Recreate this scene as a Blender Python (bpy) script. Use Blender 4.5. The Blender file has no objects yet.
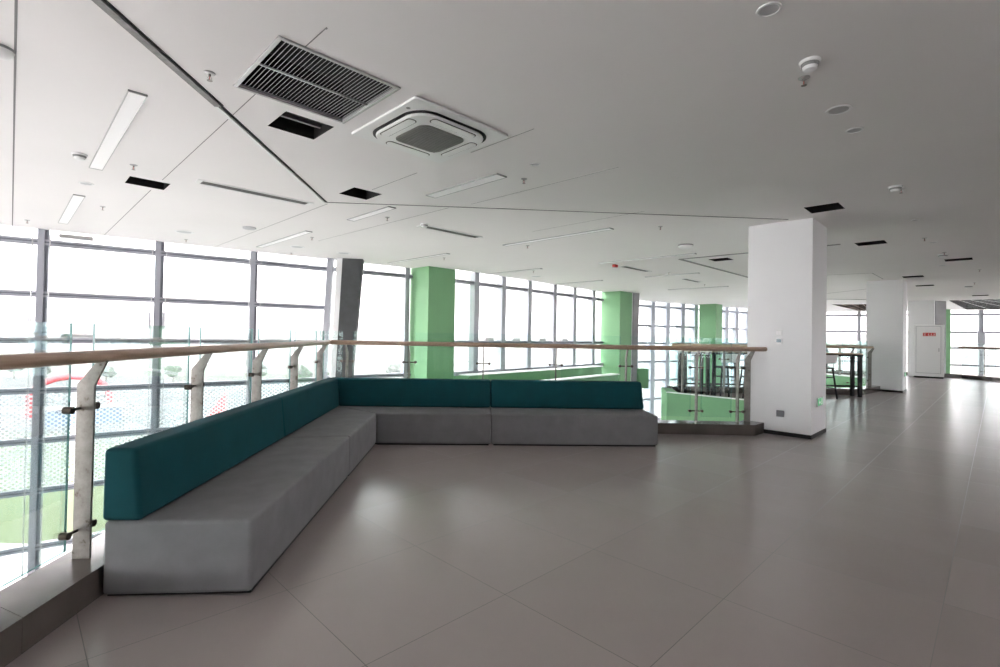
import bpy, bmesh, math, random
from mathutils import Vector, Matrix
from mathutils.geometry import tessellate_polygon
random.seed(7)
C = bpy.context.scene.collection
PI = math.pi
R45 = math.radians(44.7)      # the building grid runs at this angle to the view
ZC = 3.04                     # ceiling height

# ------------------------------------------------------------------ materials
def mat(name, col, rough=0.5, metal=0.0, spec=0.5, bump=None, var=None, coat=0.0, emit=None):
    m = bpy.data.materials.new(name); m.use_nodes = True
    nt = m.node_tree; b = nt.nodes['Principled BSDF']
    b.inputs['Base Color'].default_value = (*col, 1)
    b.inputs['Roughness'].default_value = rough
    b.inputs['Metallic'].default_value = metal
    b.inputs['Specular IOR Level'].default_value = spec
    b.inputs['Coat Weight'].default_value = coat
    if emit:
        b.inputs['Emission Color'].default_value = (*emit[0], 1); b.inputs['Emission Strength'].default_value = emit[1]
    tc = nt.nodes.new('ShaderNodeTexCoord')
    if var:                                  # (scale, amount): gentle mottling that belongs to the surface
        n = nt.nodes.new('ShaderNodeTexNoise'); n.inputs['Scale'].default_value = var[0]; n.inputs['Detail'].default_value = 5
        nt.links.new(tc.outputs['Object'], n.inputs['Vector'])
        r = nt.nodes.new('ShaderNodeMapRange')
        r.inputs['From Min'].default_value = .3; r.inputs['From Max'].default_value = .7
        r.inputs['To Min'].default_value = 1 - var[1]; r.inputs['To Max'].default_value = 1 + var[1]
        nt.links.new(n.outputs['Fac'], r.inputs['Value'])
        v = nt.nodes.new('ShaderNodeVectorMath'); v.operation = 'SCALE'
        v.inputs[0].default_value = col
        nt.links.new(r.outputs['Result'], v.inputs['Scale'])
        nt.links.new(v.outputs['Vector'], b.inputs['Base Color'])
    if bump:
        n = nt.nodes.new('ShaderNodeTexNoise'); n.inputs['Scale'].default_value = bump[0]; n.inputs['Detail'].default_value = 6
        nt.links.new(tc.outputs['Object'], n.inputs['Vector'])
        bp = nt.nodes.new('ShaderNodeBump'); bp.inputs['Strength'].default_value = bump[1]; bp.inputs['Distance'].default_value = .01
        nt.links.new(n.outputs['Fac'], bp.inputs['Height']); nt.links.new(bp.outputs['Normal'], b.inputs['Normal'])
    return m

def math_node(nt, op, a, b=None, c=None):
    n = nt.nodes.new('ShaderNodeMath'); n.operation = op
    for i, v in enumerate((a, b, c)):
        if v is None: continue
        if isinstance(v, (int, float)): n.inputs[i].default_value = v
        else: nt.links.new(v, n.inputs[i])
    return n.outputs[0]

def tile_material():
    m = mat('floor_tile', (.375, .328, .316), .2)
    nt = m.node_tree; b = nt.nodes['Principled BSDF']
    tc = nt.nodes.new('ShaderNodeTexCoord')
    sc = nt.nodes.new('ShaderNodeVectorMath'); sc.operation = 'SCALE'; sc.inputs['Scale'].default_value = 1/.8025
    nt.links.new(tc.outputs['Object'], sc.inputs[0])
    sep = nt.nodes.new('ShaderNodeSeparateXYZ'); nt.links.new(sc.outputs[0], sep.inputs[0])
    ds = []
    for k in (0, 1):
        fr = math_node(nt, 'FRACT', math_node(nt, 'ADD', sep.outputs[k], 100))
        ds.append(math_node(nt, 'MINIMUM', fr, math_node(nt, 'SUBTRACT', 1.0, fr)))
    d = math_node(nt, 'MINIMUM', ds[0], ds[1])
    joint = math_node(nt, 'LESS_THAN', d, .0022)
    fl = nt.nodes.new('ShaderNodeVectorMath'); fl.operation = 'FLOOR'; nt.links.new(sc.outputs[0], fl.inputs[0])
    wn = nt.nodes.new('ShaderNodeTexWhiteNoise'); wn.noise_dimensions = '2D'; nt.links.new(fl.outputs[0], wn.inputs['Vector'])
    ns = nt.nodes.new('ShaderNodeTexNoise'); ns.inputs['Scale'].default_value = 2.2; ns.inputs['Detail'].default_value = 8; ns.inputs['Roughness'].default_value = .65
    nt.links.new(tc.outputs['Object'], ns.inputs['Vector'])
    f = math_node(nt, 'ADD', math_node(nt, 'MULTIPLY', wn.outputs['Value'], .07), math_node(nt, 'MULTIPLY', ns.outputs['Fac'], .12))
    f = math_node(nt, 'ADD', f, .9)
    v = nt.nodes.new('ShaderNodeVectorMath'); v.operation = 'SCALE'; v.inputs[0].default_value = (.375, .328, .316)
    nt.links.new(f, v.inputs['Scale'])
    mx = nt.nodes.new('ShaderNodeMix'); mx.data_type = 'RGBA'
    n3 = nt.nodes.new('ShaderNodeTexNoise'); n3.inputs['Scale'].default_value = .7; nt.links.new(tc.outputs['Object'], n3.inputs['Vector'])
    mr = nt.nodes.new('ShaderNodeMapRange'); mr.inputs['From Min'].default_value = .4; mr.inputs['From Max'].default_value = .62; nt.links.new(n3.outputs['Fac'], mr.inputs['Value'])
    nt.links.new(math_node(nt, 'MULTIPLY', joint, math_node(nt, 'ADD', .75, mr.outputs['Result'])), mx.inputs['Factor']); nt.links.new(v.outputs[0], mx.inputs['A']); mx.inputs['B'].default_value = (.11, .1, .095, 1)
    nt.links.new(mx.outputs['Result'], b.inputs['Base Color'])
    ro = math_node(nt, 'ADD', .225, math_node(nt, 'MULTIPLY', ns.outputs['Fac'], .01))
    nt.links.new(math_node(nt, 'ADD', ro, math_node(nt, 'MULTIPLY', joint, .05)), b.inputs['Roughness'])
    # each tile lies a hair out of level, so reflections break at the joints
    n2 = nt.nodes.new('ShaderNodeTexNoise'); n2.inputs['Scale'].default_value = .9; n2.inputs['Detail'].default_value = 1
    nt.links.new(tc.outputs['Object'], n2.inputs['Vector'])
    tilt = math_node(nt, 'MULTIPLY', wn.outputs['Value'], math_node(nt, 'FRACT', math_node(nt, 'ADD', sep.outputs[1], 100)))
    edge = nt.nodes.new('ShaderNodeMapRange'); edge.interpolation_type = 'SMOOTHSTEP'
    edge.inputs['From Max'].default_value = .012; nt.links.new(d, edge.inputs['Value'])
    h = math_node(nt, 'ADD', math_node(nt, 'MULTIPLY', n2.outputs['Fac'], .12), math_node(nt, 'MULTIPLY', edge.outputs['Result'], .025))
    h = math_node(nt, 'ADD', h, math_node(nt, 'MULTIPLY', tilt, .12))
    bp = nt.nodes.new('ShaderNodeBump'); bp.inputs['Strength'].default_value = .3; bp.inputs['Distance'].default_value = .012
    nt.links.new(h, bp.inputs['Height']); nt.links.new(bp.outputs['Normal'], b.inputs['Normal'])
    return m

def glass_material(name, tint, refl=1.0):
    m = bpy.data.materials.new(name); m.use_nodes = True; nt = m.node_tree; nt.nodes.clear()
    o = nt.nodes.new('ShaderNodeOutputMaterial'); mix = nt.nodes.new('ShaderNodeMixShader')
    t = nt.nodes.new('ShaderNodeBsdfTransparent'); t.inputs['Color'].default_value = (*tint, 1)
    g = nt.nodes.new('ShaderNodeBsdfGlossy'); g.inputs['Roughness'].default_value = .0
    g.inputs['Color'].default_value = (.95, 1, .98, 1)
    fr = nt.nodes.new('ShaderNodeFresnel'); fr.inputs['IOR'].default_value = 1.45
    nt.links.new(math_node(nt, 'MULTIPLY', fr.outputs[0], refl), mix.inputs[0])
    nt.links.new(t.outputs[0], mix.inputs[1]); nt.links.new(g.outputs[0], mix.inputs[2]); nt.links.new(mix.outputs[0], o.inputs[0])
    return m

def perforated_material():
    m = bpy.data.materials.new('perforated_white_metal'); m.use_nodes = True; nt = m.node_tree
    b = nt.nodes['Principled BSDF']; o = nt.nodes['Material Output']
    b.inputs['Base Color'].default_value = (.8, .81, .82, 1); b.inputs['Roughness'].default_value = .5
    tc = nt.nodes.new('ShaderNodeTexCoord'); sep = nt.nodes.new('ShaderNodeSeparateXYZ')
    nt.links.new(tc.outputs['Object'], sep.inputs[0])
    p = .095
    ds = []
    for off in (0, .5):
        u = math_node(nt, 'SUBTRACT', math_node(nt, 'FRACT', math_node(nt, 'ADD', math_node(nt, 'DIVIDE', sep.outputs[0], p), 100+off)), .5)
        w = math_node(nt, 'SUBTRACT', math_node(nt, 'FRACT', math_node(nt, 'ADD', math_node(nt, 'DIVIDE', sep.outputs[2], p*.8), 100+off)), .5)
        d = math_node(nt, 'SQRT', math_node(nt, 'ADD', math_node(nt, 'MULTIPLY', u, u), math_node(nt, 'MULTIPLY', math_node(nt, 'MULTIPLY', w, w), .64)))
        ds.append(d)
    hole = math_node(nt, 'LESS_THAN', math_node(nt, 'MINIMUM', ds[0], ds[1]), .235)
    tr = nt.nodes.new('ShaderNodeBsdfTransparent'); mix = nt.nodes.new('ShaderNodeMixShader')
    tl = nt.nodes.new('ShaderNodeBsdfTranslucent'); tl.inputs['Color'].default_value = (.8, .82, .84, 1)
    add = nt.nodes.new('ShaderNodeMixShader'); add.inputs[0].default_value = .5
    nt.links.new(b.outputs[0], add.inputs[1]); nt.links.new(tl.outputs[0], add.inputs[2])
    nt.links.new(hole, mix.inputs[0]); nt.links.new(add.outputs[0], mix.inputs[1]); nt.links.new(tr.outputs[0], mix.inputs[2])
    nt.links.new(mix.outputs[0], o.inputs[0])
    return m

def wood_material():
    m = mat('handrail_wood', (.3, .2, .15), .35)
    nt = m.node_tree; b = nt.nodes['Principled BSDF']
    tc = nt.nodes.new('ShaderNodeTexCoord'); mp = nt.nodes.new('ShaderNodeMapping'); mp.inputs['Scale'].default_value = (60, 1.2, 60)
    n = nt.nodes.new('ShaderNodeTexNoise'); n.inputs['Scale'].default_value = 1.0; n.inputs['Detail'].default_value = 4
    nt.links.new(tc.outputs['Object'], mp.inputs[0]); nt.links.new(mp.outputs[0], n.inputs['Vector'])
    r = nt.nodes.new('ShaderNodeValToRGB'); r.color_ramp.elements[0].position = .3; r.color_ramp.elements[1].position = .7
    r.color_ramp.elements[0].color = (.33, .215, .15, 1); r.color_ramp.elements[1].color = (.47, .335, .25, 1)
    nt.links.new(n.outputs['Fac'], r.inputs[0]); nt.links.new(r.outputs[0], b.inputs['Base Color'])
    return m

def steel_material():
    m = mat('aged_stainless', (.5, .49, .45), .45, .55)
    nt = m.node_tree; b = nt.nodes['Principled BSDF']; tc = nt.nodes.new('ShaderNodeTexCoord')
    n = nt.nodes.new('ShaderNodeTexNoise'); n.inputs['Scale'].default_value = 14; n.inputs['Detail'].default_value = 8; n.inputs['Roughness'].default_value = .7
    nt.links.new(tc.outputs['Object'], n.inputs['Vector'])
    r = nt.nodes.new('ShaderNodeValToRGB')
    e = r.color_ramp.elements; e[0].position = .34; e[0].color = (.07, .052, .035, 1); e[1].position = .42; e[1].color = (.175, .165, .148, 1)
    e2 = r.color_ramp.elements.new(.7); e2.color = (.25, .243, .225, 1)
    nt.links.new(n.outputs['Fac'], r.inputs[0]); nt.links.new(r.outputs[0], b.inputs['Base Color'])
    return m

M = dict(
    tile=tile_material(), wood=wood_material(), steel=steel_material(), mesh=perforated_material(),
    pane=glass_material('window_glass', (.97, .985, .98), .35),
    rglass=glass_material('railing_glass', (.925, .967, .962), .45),
    gedge=mat('glass_edge', (.05, .16, .15), .15),
    ceil=mat('ceiling_paint', (.8, .78, .775), .75, var=(.6, .02)),
    white=mat('white_wall_paint', (.78, .78, .79), .6, var=(1.5, .015)),
    warmwhite=mat('white_plastic', (.78, .78, .78), .35),
    plaster=mat('bare_grey_plaster', (.28, .28, .29), .8, var=(2.5, .12)),
    conc=mat('dark_grey_concrete_board', (.058, .062, .064), .75, var=(6, .15)),
    green=mat('green_wall_paint', (.155, .335, .165), .6, var=(1.2, .05)),
    skirt=mat('black_skirting', (.01, .01, .011), .6, spec=.2),
    stone=mat('grey_brown_curb_stone', (.1, .086, .077), .14, var=(3, .18)),
    teal=mat('teal_velvet', (.002, .058, .069), .85, spec=.25, bump=(260, .12), var=(5, .1)),
    grey=mat('grey_suede', (.207, .207, .213), .9, spec=.2, bump=(320, .15), var=(7, .07)),
    plinth=mat('black_plinth', (.01, .01, .01), .6),
    mull=mat('grey_aluminium', (.36, .37, .41), .5, .0),
    mulld=mat('dark_aluminium', (.16, .17, .2), .5, .0),
    alu=mat('bright_aluminium', (.45, .45, .45), .35, .6),
    black=mat('black_powder_coat', (.01, .01, .012), .6, spec=.3),
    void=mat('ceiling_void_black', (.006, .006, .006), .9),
    clamp=mat('tarnished_clamp', (.09, .075, .06), .35, .8),
    fin=mat('blue_grey_steel_fin', (.42, .45, .52), .5),
    pipe=mat('galvanised_duct', (.28, .27, .28), .45, .5),
    joint=mat('ceiling_joint', (.22, .22, .22), .9),
    jdark=mat('ceiling_reveal_dark', (.02, .02, .02), .9),
    strip=mat('aged_aluminium_strip', (.19, .185, .18), .5, .3, var=(30, .2)),
    diff=mat('light_diffuser', (.93, .92, .93), .4),
    slat=mat('diffuser_slat', (.25, .25, .25), .5, .2),
    lens=mat('downlight_lens', (.48, .48, .5), .4),
    cgrille=mat('cassette_grille', (.2, .195, .19), .6),
    red=mat('red_sign_red', (.55, .03, .03), .5),
    signg=mat('exit_sign_green', (.02, .4, .12), .4, emit=((.05, .8, .25), .05)),
    signw=mat('exit_sign_white', (.85, .9, .85), .4, emit=((.8, 1, .85), .12)),
    metalplate=mat('socket_plate_grey', (.15, .15, .16), .4, .6),
    lcd=mat('thermostat_screen', (.11, .16, .18), .25),
    oak=mat('light_wood_top', (.42, .31, .2), .45),
    beige=mat('beige_timber_board', (.4, .31, .25), .6),
    copper=mat('sprinkler_bronze', (.3, .28, .26), .35, .8),
    bulb=mat('sprinkler_bulb_red', (.5, .03, .02), .3),
    grass=mat('sports_field_grass', (.056, .074, .032), .95, var=(.08, .12)),
    grass2=mat('rough_pale_grass', (.06, .066, .048), .95, var=(.03, .25)),
    paving=mat('pale_concrete_paving', (.28, .272, .272), .8, var=(.3, .05)),
    road=mat('grey_asphalt_plaza', (.07, .07, .073), .9, var=(.8, .25)),
    leaf=mat('tree_leaves', (.035, .045, .03), .95, var=(1.5, .3)),
    bark=mat('tree_bark', (.12, .09, .07), .9),
    hill=mat('wooded_hill', (.13, .19, .14), .95, var=(.02, .3)),
    inflat=mat('red_inflatable_vinyl', (.5, .06, .07), .5),
    blue=mat('blue_grey_panel', (.1, .16, .26), .6),
    lower=mat('pale_lower_floor', (.42, .41, .4), .5, var=(.8, .04)),
)

# ------------------------------------------------------------------ mesh helpers
class MB:
    def __init__(s): s.v = []; s.f = []; s.mi = []
    def add(s, vs, fs, mi=0, xf=None):
        k = len(s.v)
        s.v += [tuple(xf @ Vector(p)) if xf else tuple(p) for p in vs]
        s.f += [tuple(k+i for i in f) for f in fs]; s.mi += [mi]*len(fs)
        return s
    def box(s, x0, x1, y0, y1, z0, z1, mi=0, xf=None, side=None):
        vs = [(x0,y0,z0),(x1,y0,z0),(x1,y1,z0),(x0,y1,z0),(x0,y0,z1),(x1,y0,z1),(x1,y1,z1),(x0,y1,z1)]
        fs = [(3,2,1,0),(4,5,6,7),(0,1,5,4),(1,2,6,5),(2,3,7,6),(3,0,4,7)]
        k = len(s.v); s.add(vs, fs, mi, xf)
        if side is not None:      # (axis of the thin direction, material of the edges)
            ax, em = side
            keep = {0: (3, 5), 1: (2, 4), 2: (0, 1)}[ax]
            for j in range(6):
                if j not in keep: s.mi[len(s.mi)-6+j] = em
        return s
    def prism(s, poly, z0, z1, mi=0, xf=None, top=None):
        n = len(poly); top = top or poly
        vs = [(x, y, z0) for x, y in poly] + [(x, y, z1) for x, y in top]
        fs = [tuple(range(n-1, -1, -1)), tuple(range(n, 2*n))] + [(i, (i+1) % n, n+(i+1) % n, n+i) for i in range(n)]
        return s.add(vs, fs, mi, xf)
    def lathe(s, prof, n=24, cx=0, cy=0, mi=0, xf=None, sx=1, sy=1):
        vs = []; fs = []
        for r, z in prof:
            for i in range(n):
                a = 2*PI*i/n; vs.append((cx+sx*r*math.cos(a), cy+sy*r*math.sin(a), z))
        for j in range(len(prof)-1):
            for i in range(n):
                fs.append((j*n+i, j*n+(i+1) % n, (j+1)*n+(i+1) % n, (j+1)*n+i))
        fs.append(tuple(range(n-1, -1, -1))); k = (len(prof)-1)*n; fs.append(tuple(k+i for i in range(n)))
        return s.add(vs, fs, mi, xf)
    def tube(s, pts, r, n=10, mi=0, flat=1.0):
        pts = [Vector(p) for p in pts]; vs = []; fs = []
        for i, p in enumerate(pts):
            d = (pts[min(i+1, len(pts)-1)] - pts[max(i-1, 0)]).normalized()
            a = d.cross(Vector((0, 0, 1)))
            if a.length < 1e-3: a = d.cross(Vector((0, 1, 0)))
            a.normalize(); b = d.cross(a).normalized()
            if 0 < i < len(pts)-1:        # mitre
                d1 = (p-pts[i-1]).normalized(); k = 1/max(.4, d1.dot(d))
            else: k = 1
            for j in range(n):
                t = 2*PI*j/n + PI/n
                vs.append(tuple(p + a*(r*k*math.cos(t)) + b*(r*flat*math.sin(t))))
        for i in range(len(pts)-1):
            for j in range(n):
                fs.append((i*n+j, i*n+(j+1) % n, (i+1)*n+(j+1) % n, (i+1)*n+j))
        fs.append(tuple(range(n-1, -1, -1))); k = (len(pts)-1)*n; fs.append(tuple(k+j for j in range(n)))
        return s.add(vs, fs, mi)
    def build(s, name, mats, parent=None, loc=(0, 0, 0), rz=0, bevel=0, smooth=False, seg=2, parts=None):
        me = bpy.data.meshes.new(name); me.from_pydata(s.v, [], s.f)
        if not isinstance(mats, (list, tuple)): mats = [mats]
        for m in mats: me.materials.append(m)
        for p, mi in zip(me.polygons, s.mi): p.material_index = mi
        bm = bmesh.new(); bm.from_mesh(me); bmesh.ops.recalc_face_normals(bm, faces=bm.faces); bm.to_mesh(me); bm.free()
        if smooth:
            for p in me.polygons: p.use_smooth = True
            me.set_sharp_from_angle(angle=math.radians(40))
        o = bpy.data.objects.new(name, me); C.objects.link(o); o.location = loc; o.rotation_euler = (0, 0, rz)
        if parent: o.parent = parent
        if bevel:
            b = o.modifiers.new('bevel', 'BEVEL'); b.width = bevel; b.segments = seg; b.limit_method = 'ANGLE'; b.angle_limit = math.radians(35)
            for p in me.polygons: p.use_smooth = True
            w = o.modifiers.new('wn', 'WEIGHTED_NORMAL'); w.keep_sharp = True
        return o

def tag(o, label=None, cat=None, group=None, kind=None):
    if label: o['label'] = label
    if cat: o['category'] = cat
    if group: o['group'] = group
    if kind: o['kind'] = kind
    return o
def thing(name, label, cat, loc, rz=0, group=None):
    o = bpy.data.objects.new(name, None); C.objects.link(o); o.location = loc; o.rotation_euler = (0, 0, rz)
    o.empty_display_size = .1
    return tag(o, label, cat, group)
def struct(o, label=None): return tag(o, label, kind='structure')
def sroot(name, label, loc=(0, 0, 0), rz=0):
    o = bpy.data.objects.new(name, None); C.objects.link(o); o.location = loc; o.rotation_euler = (0, 0, rz); return struct(o, label)
def copy_tree(o, parent=None):
    c = o.copy(); C.objects.link(c)
    if parent: c.parent = parent
    for ch in list(o.children): copy_tree(ch, c)
    return c
def rect(x0, x1, y0, y1): return [(x0, y0), (x1, y0), (x1, y1), (x0, y1)]
def rrect(w, h, r, n=6):
    p = []
    for cx, cy, a0 in ((w/2-r, h/2-r, 0), (-w/2+r, h/2-r, 90), (-w/2+r, -h/2+r, 180), (w/2-r, -h/2+r, 270)):
        for i in range(n+1):
            a = math.radians(a0+90*i/n); p.append((cx+r*math.cos(a), cy+r*math.sin(a)))
    return p
def local(x, y, P, ang):
    dx, dy = x-P[0], y-P[1]; c, s = math.cos(ang), math.sin(ang)
    return (c*dx+s*dy, -s*dx+c*dy)
def flatpoly(name, outer, holes, z, m):
    loops = [[Vector((x, y, 0)) for x, y in outer]] + [[Vector((x, y, 0)) for x, y in h] for h in holes]
    pts = [p for l in loops for p in l]; tris = tessellate_polygon(loops)
    mb = MB(); mb.add([(p.x, p.y, z) for p in pts], [tuple(t) for t in tris]); return mb

# ------------------------------------------------------------------ plan (metres, camera at the origin)
aL = math.radians(95.2)                      # the left balcony edge
dL = Vector((math.cos(aL), math.sin(aL)))
aB = math.radians(-1.2)                       # the back balcony edge
dB = Vector((math.cos(aB), math.sin(aB)))
I0 = Vector((-1.985, 2.5))                   # inner foot of the left curb
def onL(t, off=0): return I0 + dL*t + Vector((-dL.y, dL.x))*off       # off > 0: away from the room
Bq = Vector((2.17, 6.97))
def onB(t, off=0): return Bq + dB*t + Vector((-dB.y, dB.x))*off
def meet(p, d, q, e):
    den = d.x*e.y-d.y*e.x; t = ((q.x-p.x)*e.y-(q.y-p.y)*e.x)/den; return p+d*t
Icor = meet(I0, dL, Bq, dB)
CW = .28                                     # curb width
Ocor = meet(onL(0, CW), dL, onB(0, CW), dB)
col1 = (4.275, 6.75); col2 = (10.8, 13.2); col3 = (17.1, 19.4)
c45, s45 = math.cos(math.radians(45)), math.sin(math.radians(45))
cR = (col1[0]+.57, col1[1]+.57); cL_ = (col1[0]-.57, col1[1]+.57)

floor_poly = [tuple(onL(-7, CW)), tuple(Ocor), tuple(onB(1.5, CW)), (3.95, 7.56), (4.85, 7.9), (6.08, 9.28), (3.96, 11.37),
              (4.35, 12.6), (8.0, 12.64), (9.2, 12.78), (10.5, 14.0), (11.6, 14.4), (12.95, 16.2), (12.2, 19.4), (14.5, 20.4), (16.9, 20.6), (18.1, 19.3),
              (18.5, 17.6), (26, 10.5), (26, -8), (onL(-12, CW).x, -8)]
floor_poly = [p for p in floor_poly]
# tile floor in its own rotated frame so that its joints follow the building grid
FP = (-.515, 3.15)
fl = [local(x, y, FP, R45) for x, y in floor_poly]
mb = flatpoly('floor', fl, [], 0, None)
n0 = len(fl)
mb.add([(x, y, 0) for x, y in fl] + [(x, y, -.55) for x, y in fl], [(i, (i+1) % n0, n0+(i+1) % n0, n0+i) for i in range(n0)], 1)
b2 = flatpoly('x', fl, [], -.55, None); mb.add(b2.v, b2.f, 1)
struct(mb.build('floor', [M['tile'], M['white']], loc=(*FP, 0), rz=R45), 'grey-beige square floor tiles laid diagonally, polished')

# lower hall
mb = MB().prism([(-17, .5), (-9.3, 7.6), (-2.5, 12.6), (4.3, 19.0), (7, 22), (16, 28.5), (19.5, 28.5), (26, 22.8), (30, 20), (30, -9), (-17, -9)], -4.6, -4.3)
struct(mb.build('floor_lower', M['lower']), 'pale floor of the hall one storey down')

# ------------------------------------------------------------------ ceiling with its openings
F1a, F1b = Vector((-17.0, 1.66)), Vector((-2.3, 12.715))
F2a, F2b = Vector((-1.165, 12.785)), Vector((3.9, 18.5))
F3a, F3b = Vector((5.3, 21.75)), Vector((15.5, 28.0))
F4a, F4b = Vector((15.5, 31.0)), Vector((22.7, 25.2))
F5a, F5b = Vector((22.7, 25.2)), Vector((31.0, 20.6))
ceil_out = [tuple(F1a), tuple(F1b), (-1.75, 13.2), tuple(F2a), tuple(F2b), (4.3, 18.9), tuple(F3a), tuple(F3b), (15.5, 31), tuple(F4b), tuple(F5b), (31, -9), (-17, -9)]
def sq(cx, cy, w, h=None, ang=R45):
    h = h or w; c, s = math.cos(ang), math.sin(ang)
    return [(cx+c*x-s*y, cy+s*x+c*y) for x, y in ((-w/2, -h/2), (w/2, -h/2), (w/2, h/2), (-w/2, h/2))]
grille_c = (-1.29, 3.37)
openings = [  # cx, cy, w, h, depth, label
    (-1.67, 4.035, .39, .39, 'square black ceiling opening with ducts showing, between air grille and long reveal line'),
    (-4.12, 5.695, .38, .36, 'black square ceiling opening nearest the left windows, beside the long white light'),
    (-1.725, 5.97, .37, .38, 'black ceiling opening behind the cassette unit, near where the reveal lines meet'),
    (4.105, 6.25, .39, .37, 'black ceiling opening directly in front of the nearest white column'),
    (6.33, 8.42, .37, .41, 'black ceiling opening to the right of the nearest white column'),
    (9.23, 9.92, .37, .41, 'black ceiling opening furthest right, beside a white smoke detector'),
    (10.56, 12.6, .37, .41, 'black ceiling opening right above the second white column'),
    (12.52, 14.52, .37, .41, 'black ceiling opening just past the second white column'),
    (16.77, 17.2, .37, .41, 'black ceiling opening nearest the dark open grid ceiling'),
    (4.665, 10.43, .37, .39, 'black ceiling opening inside the angled reveal line, left of nearest white column'),
]
holes = [sq(*grille_c, .76)] + [sq(o[0], o[1], o[2], o[3]) for o in openings]
grid_poly = [(17.75, 19.5), (18.75, 18.3), (26.2, 21.6), (23.3, 24.6)]
grid2_poly = [(15.2, 22.6), (16.6, 21.9), (20.2, 26.6), (19.6, 26.9)]
holes += [grid_poly, grid2_poly]
mb = flatpoly('ceiling', ceil_out, holes, ZC, None)
co = mb.build('ceiling', M['ceil']); struct(co, 'white painted suspended ceiling')
for p in co.data.polygons:
    if p.normal.z > 0: p.flip()
# roof slab closes the ceiling void
mb = MB(); mb.prism([(x*1.02, y*1.02) for x, y in ceil_out], 3.75, 4.0)
struct(mb.build('ceiling_slab', M['white']), 'roof slab above the suspended ceiling')
rim = [Vector(p) for p in ceil_out]
mb = MB()
n0 = len(rim)
mb.add([(p.x, p.y, ZC) for p in rim] + [(p.x, p.y, 3.76) for p in rim], [(i, (i+1) % n0, n0+(i+1) % n0, n0+i) for i in range(n0)])
struct(mb.build('ceiling_fascia', M['white']), 'edge board of the ceiling above the windows')

def opening(i, cx, cy, w, h, label):
    t = thing('ceiling_opening', label, 'ceiling opening', (cx, cy, ZC), R45)
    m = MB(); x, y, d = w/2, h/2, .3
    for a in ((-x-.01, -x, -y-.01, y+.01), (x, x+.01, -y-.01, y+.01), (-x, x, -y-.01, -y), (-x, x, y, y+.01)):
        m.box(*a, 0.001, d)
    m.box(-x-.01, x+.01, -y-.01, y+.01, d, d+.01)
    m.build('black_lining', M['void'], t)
    if i == 0:
        m = MB()
        for k, r in ((-.07, .02), (.06, .012)): m.box(-x+.002, x-.002, k-r, k+r, .06, .1)
        m.build('duct', M['pipe'], t)
for i, (cx, cy, w, h, lab) in enumerate(openings): opening(i, cx, cy, w, h, lab)

# large return air grille
t = thing('air_grille', 'large square ceiling air grille with many slanted louvres and one centre bar', 'air grille', (*grille_c, ZC), R45)
m = MB(); g = .41; q = .385
for a in ((-g, -q, -g, g), (q, g, -g, g), (-q, q, -g, -q), (-q, q, q, g)): m.box(*a, -.012, .02)
m.build('frame', M['alu'], t, bevel=.004)
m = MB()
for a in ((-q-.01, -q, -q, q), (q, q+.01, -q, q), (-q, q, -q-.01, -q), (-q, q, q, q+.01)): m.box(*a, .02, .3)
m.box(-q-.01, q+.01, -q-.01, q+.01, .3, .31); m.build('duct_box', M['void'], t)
nl = 30
for i in range(nl):
    x = -q + (i+.5)*2*q/nl
    xf = Matrix.Translation((x, 0, .014)) @ Matrix.Rotation(math.radians(-52), 4, 'Y')
    MB().box(-.0085, .0085, -q+.001, q-.001, -.001, .001, xf=xf).build('louvre', M['alu'], t)
MB().box(-q, q, -.005, .005, -.002, .01).build('centre_bar', M['alu'], t)

# cassette air conditioner
t = thing('cassette_air_conditioner', 'white square four-way ceiling cassette air conditioner with round-cornered centre', 'air conditioner', (-.62, 4.13, ZC-.001), R45)
MB().prism(rrect(.95, .95, .03), -.022, .0, top=None).build('panel', M['warmwhite'], t, bevel=.01, seg=3)
MB().prism(rrect(.79, .79, .2, 10), -.0255, -.021).build('air_gap', M['plinth'], t)
m = MB(); m.prism(rrect(.745, .745, .185, 10), -.05, -.025); m.build('body', M['warmwhite'], t, bevel=.012, seg=3)
for k in range(4):
    a = k*PI/2; xf = Matrix.Rotation(a, 4, 'Z') @ Matrix.Translation((0, .315, 0))
    MB().prism(rrect(.44, .085, .035), -.0525, -.049, xf=xf).build('slot_gap', M['plinth'], t)
    MB().prism(rrect(.425, .07, .03), -.056, -.052, xf=xf).build('vane', M['warmwhite'], t)
m = MB(); m.prism(rrect(.45, .45, .08), -.0555, -.0495)
gr = m.build('intake_grille', M['cgrille'], t)
m = MB()
for i in range(15): m.box(-.2, .2, -.2+i*.0286-.004, -.2+i*.0286+.004, -.0585, -.0555)
m.build('grille_rib', M['slat'], gr)
MB().lathe([(.016, -.024), (.016, -.0215)], 16, -.42, -.3).build('badge', M['slat'], t)

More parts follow.
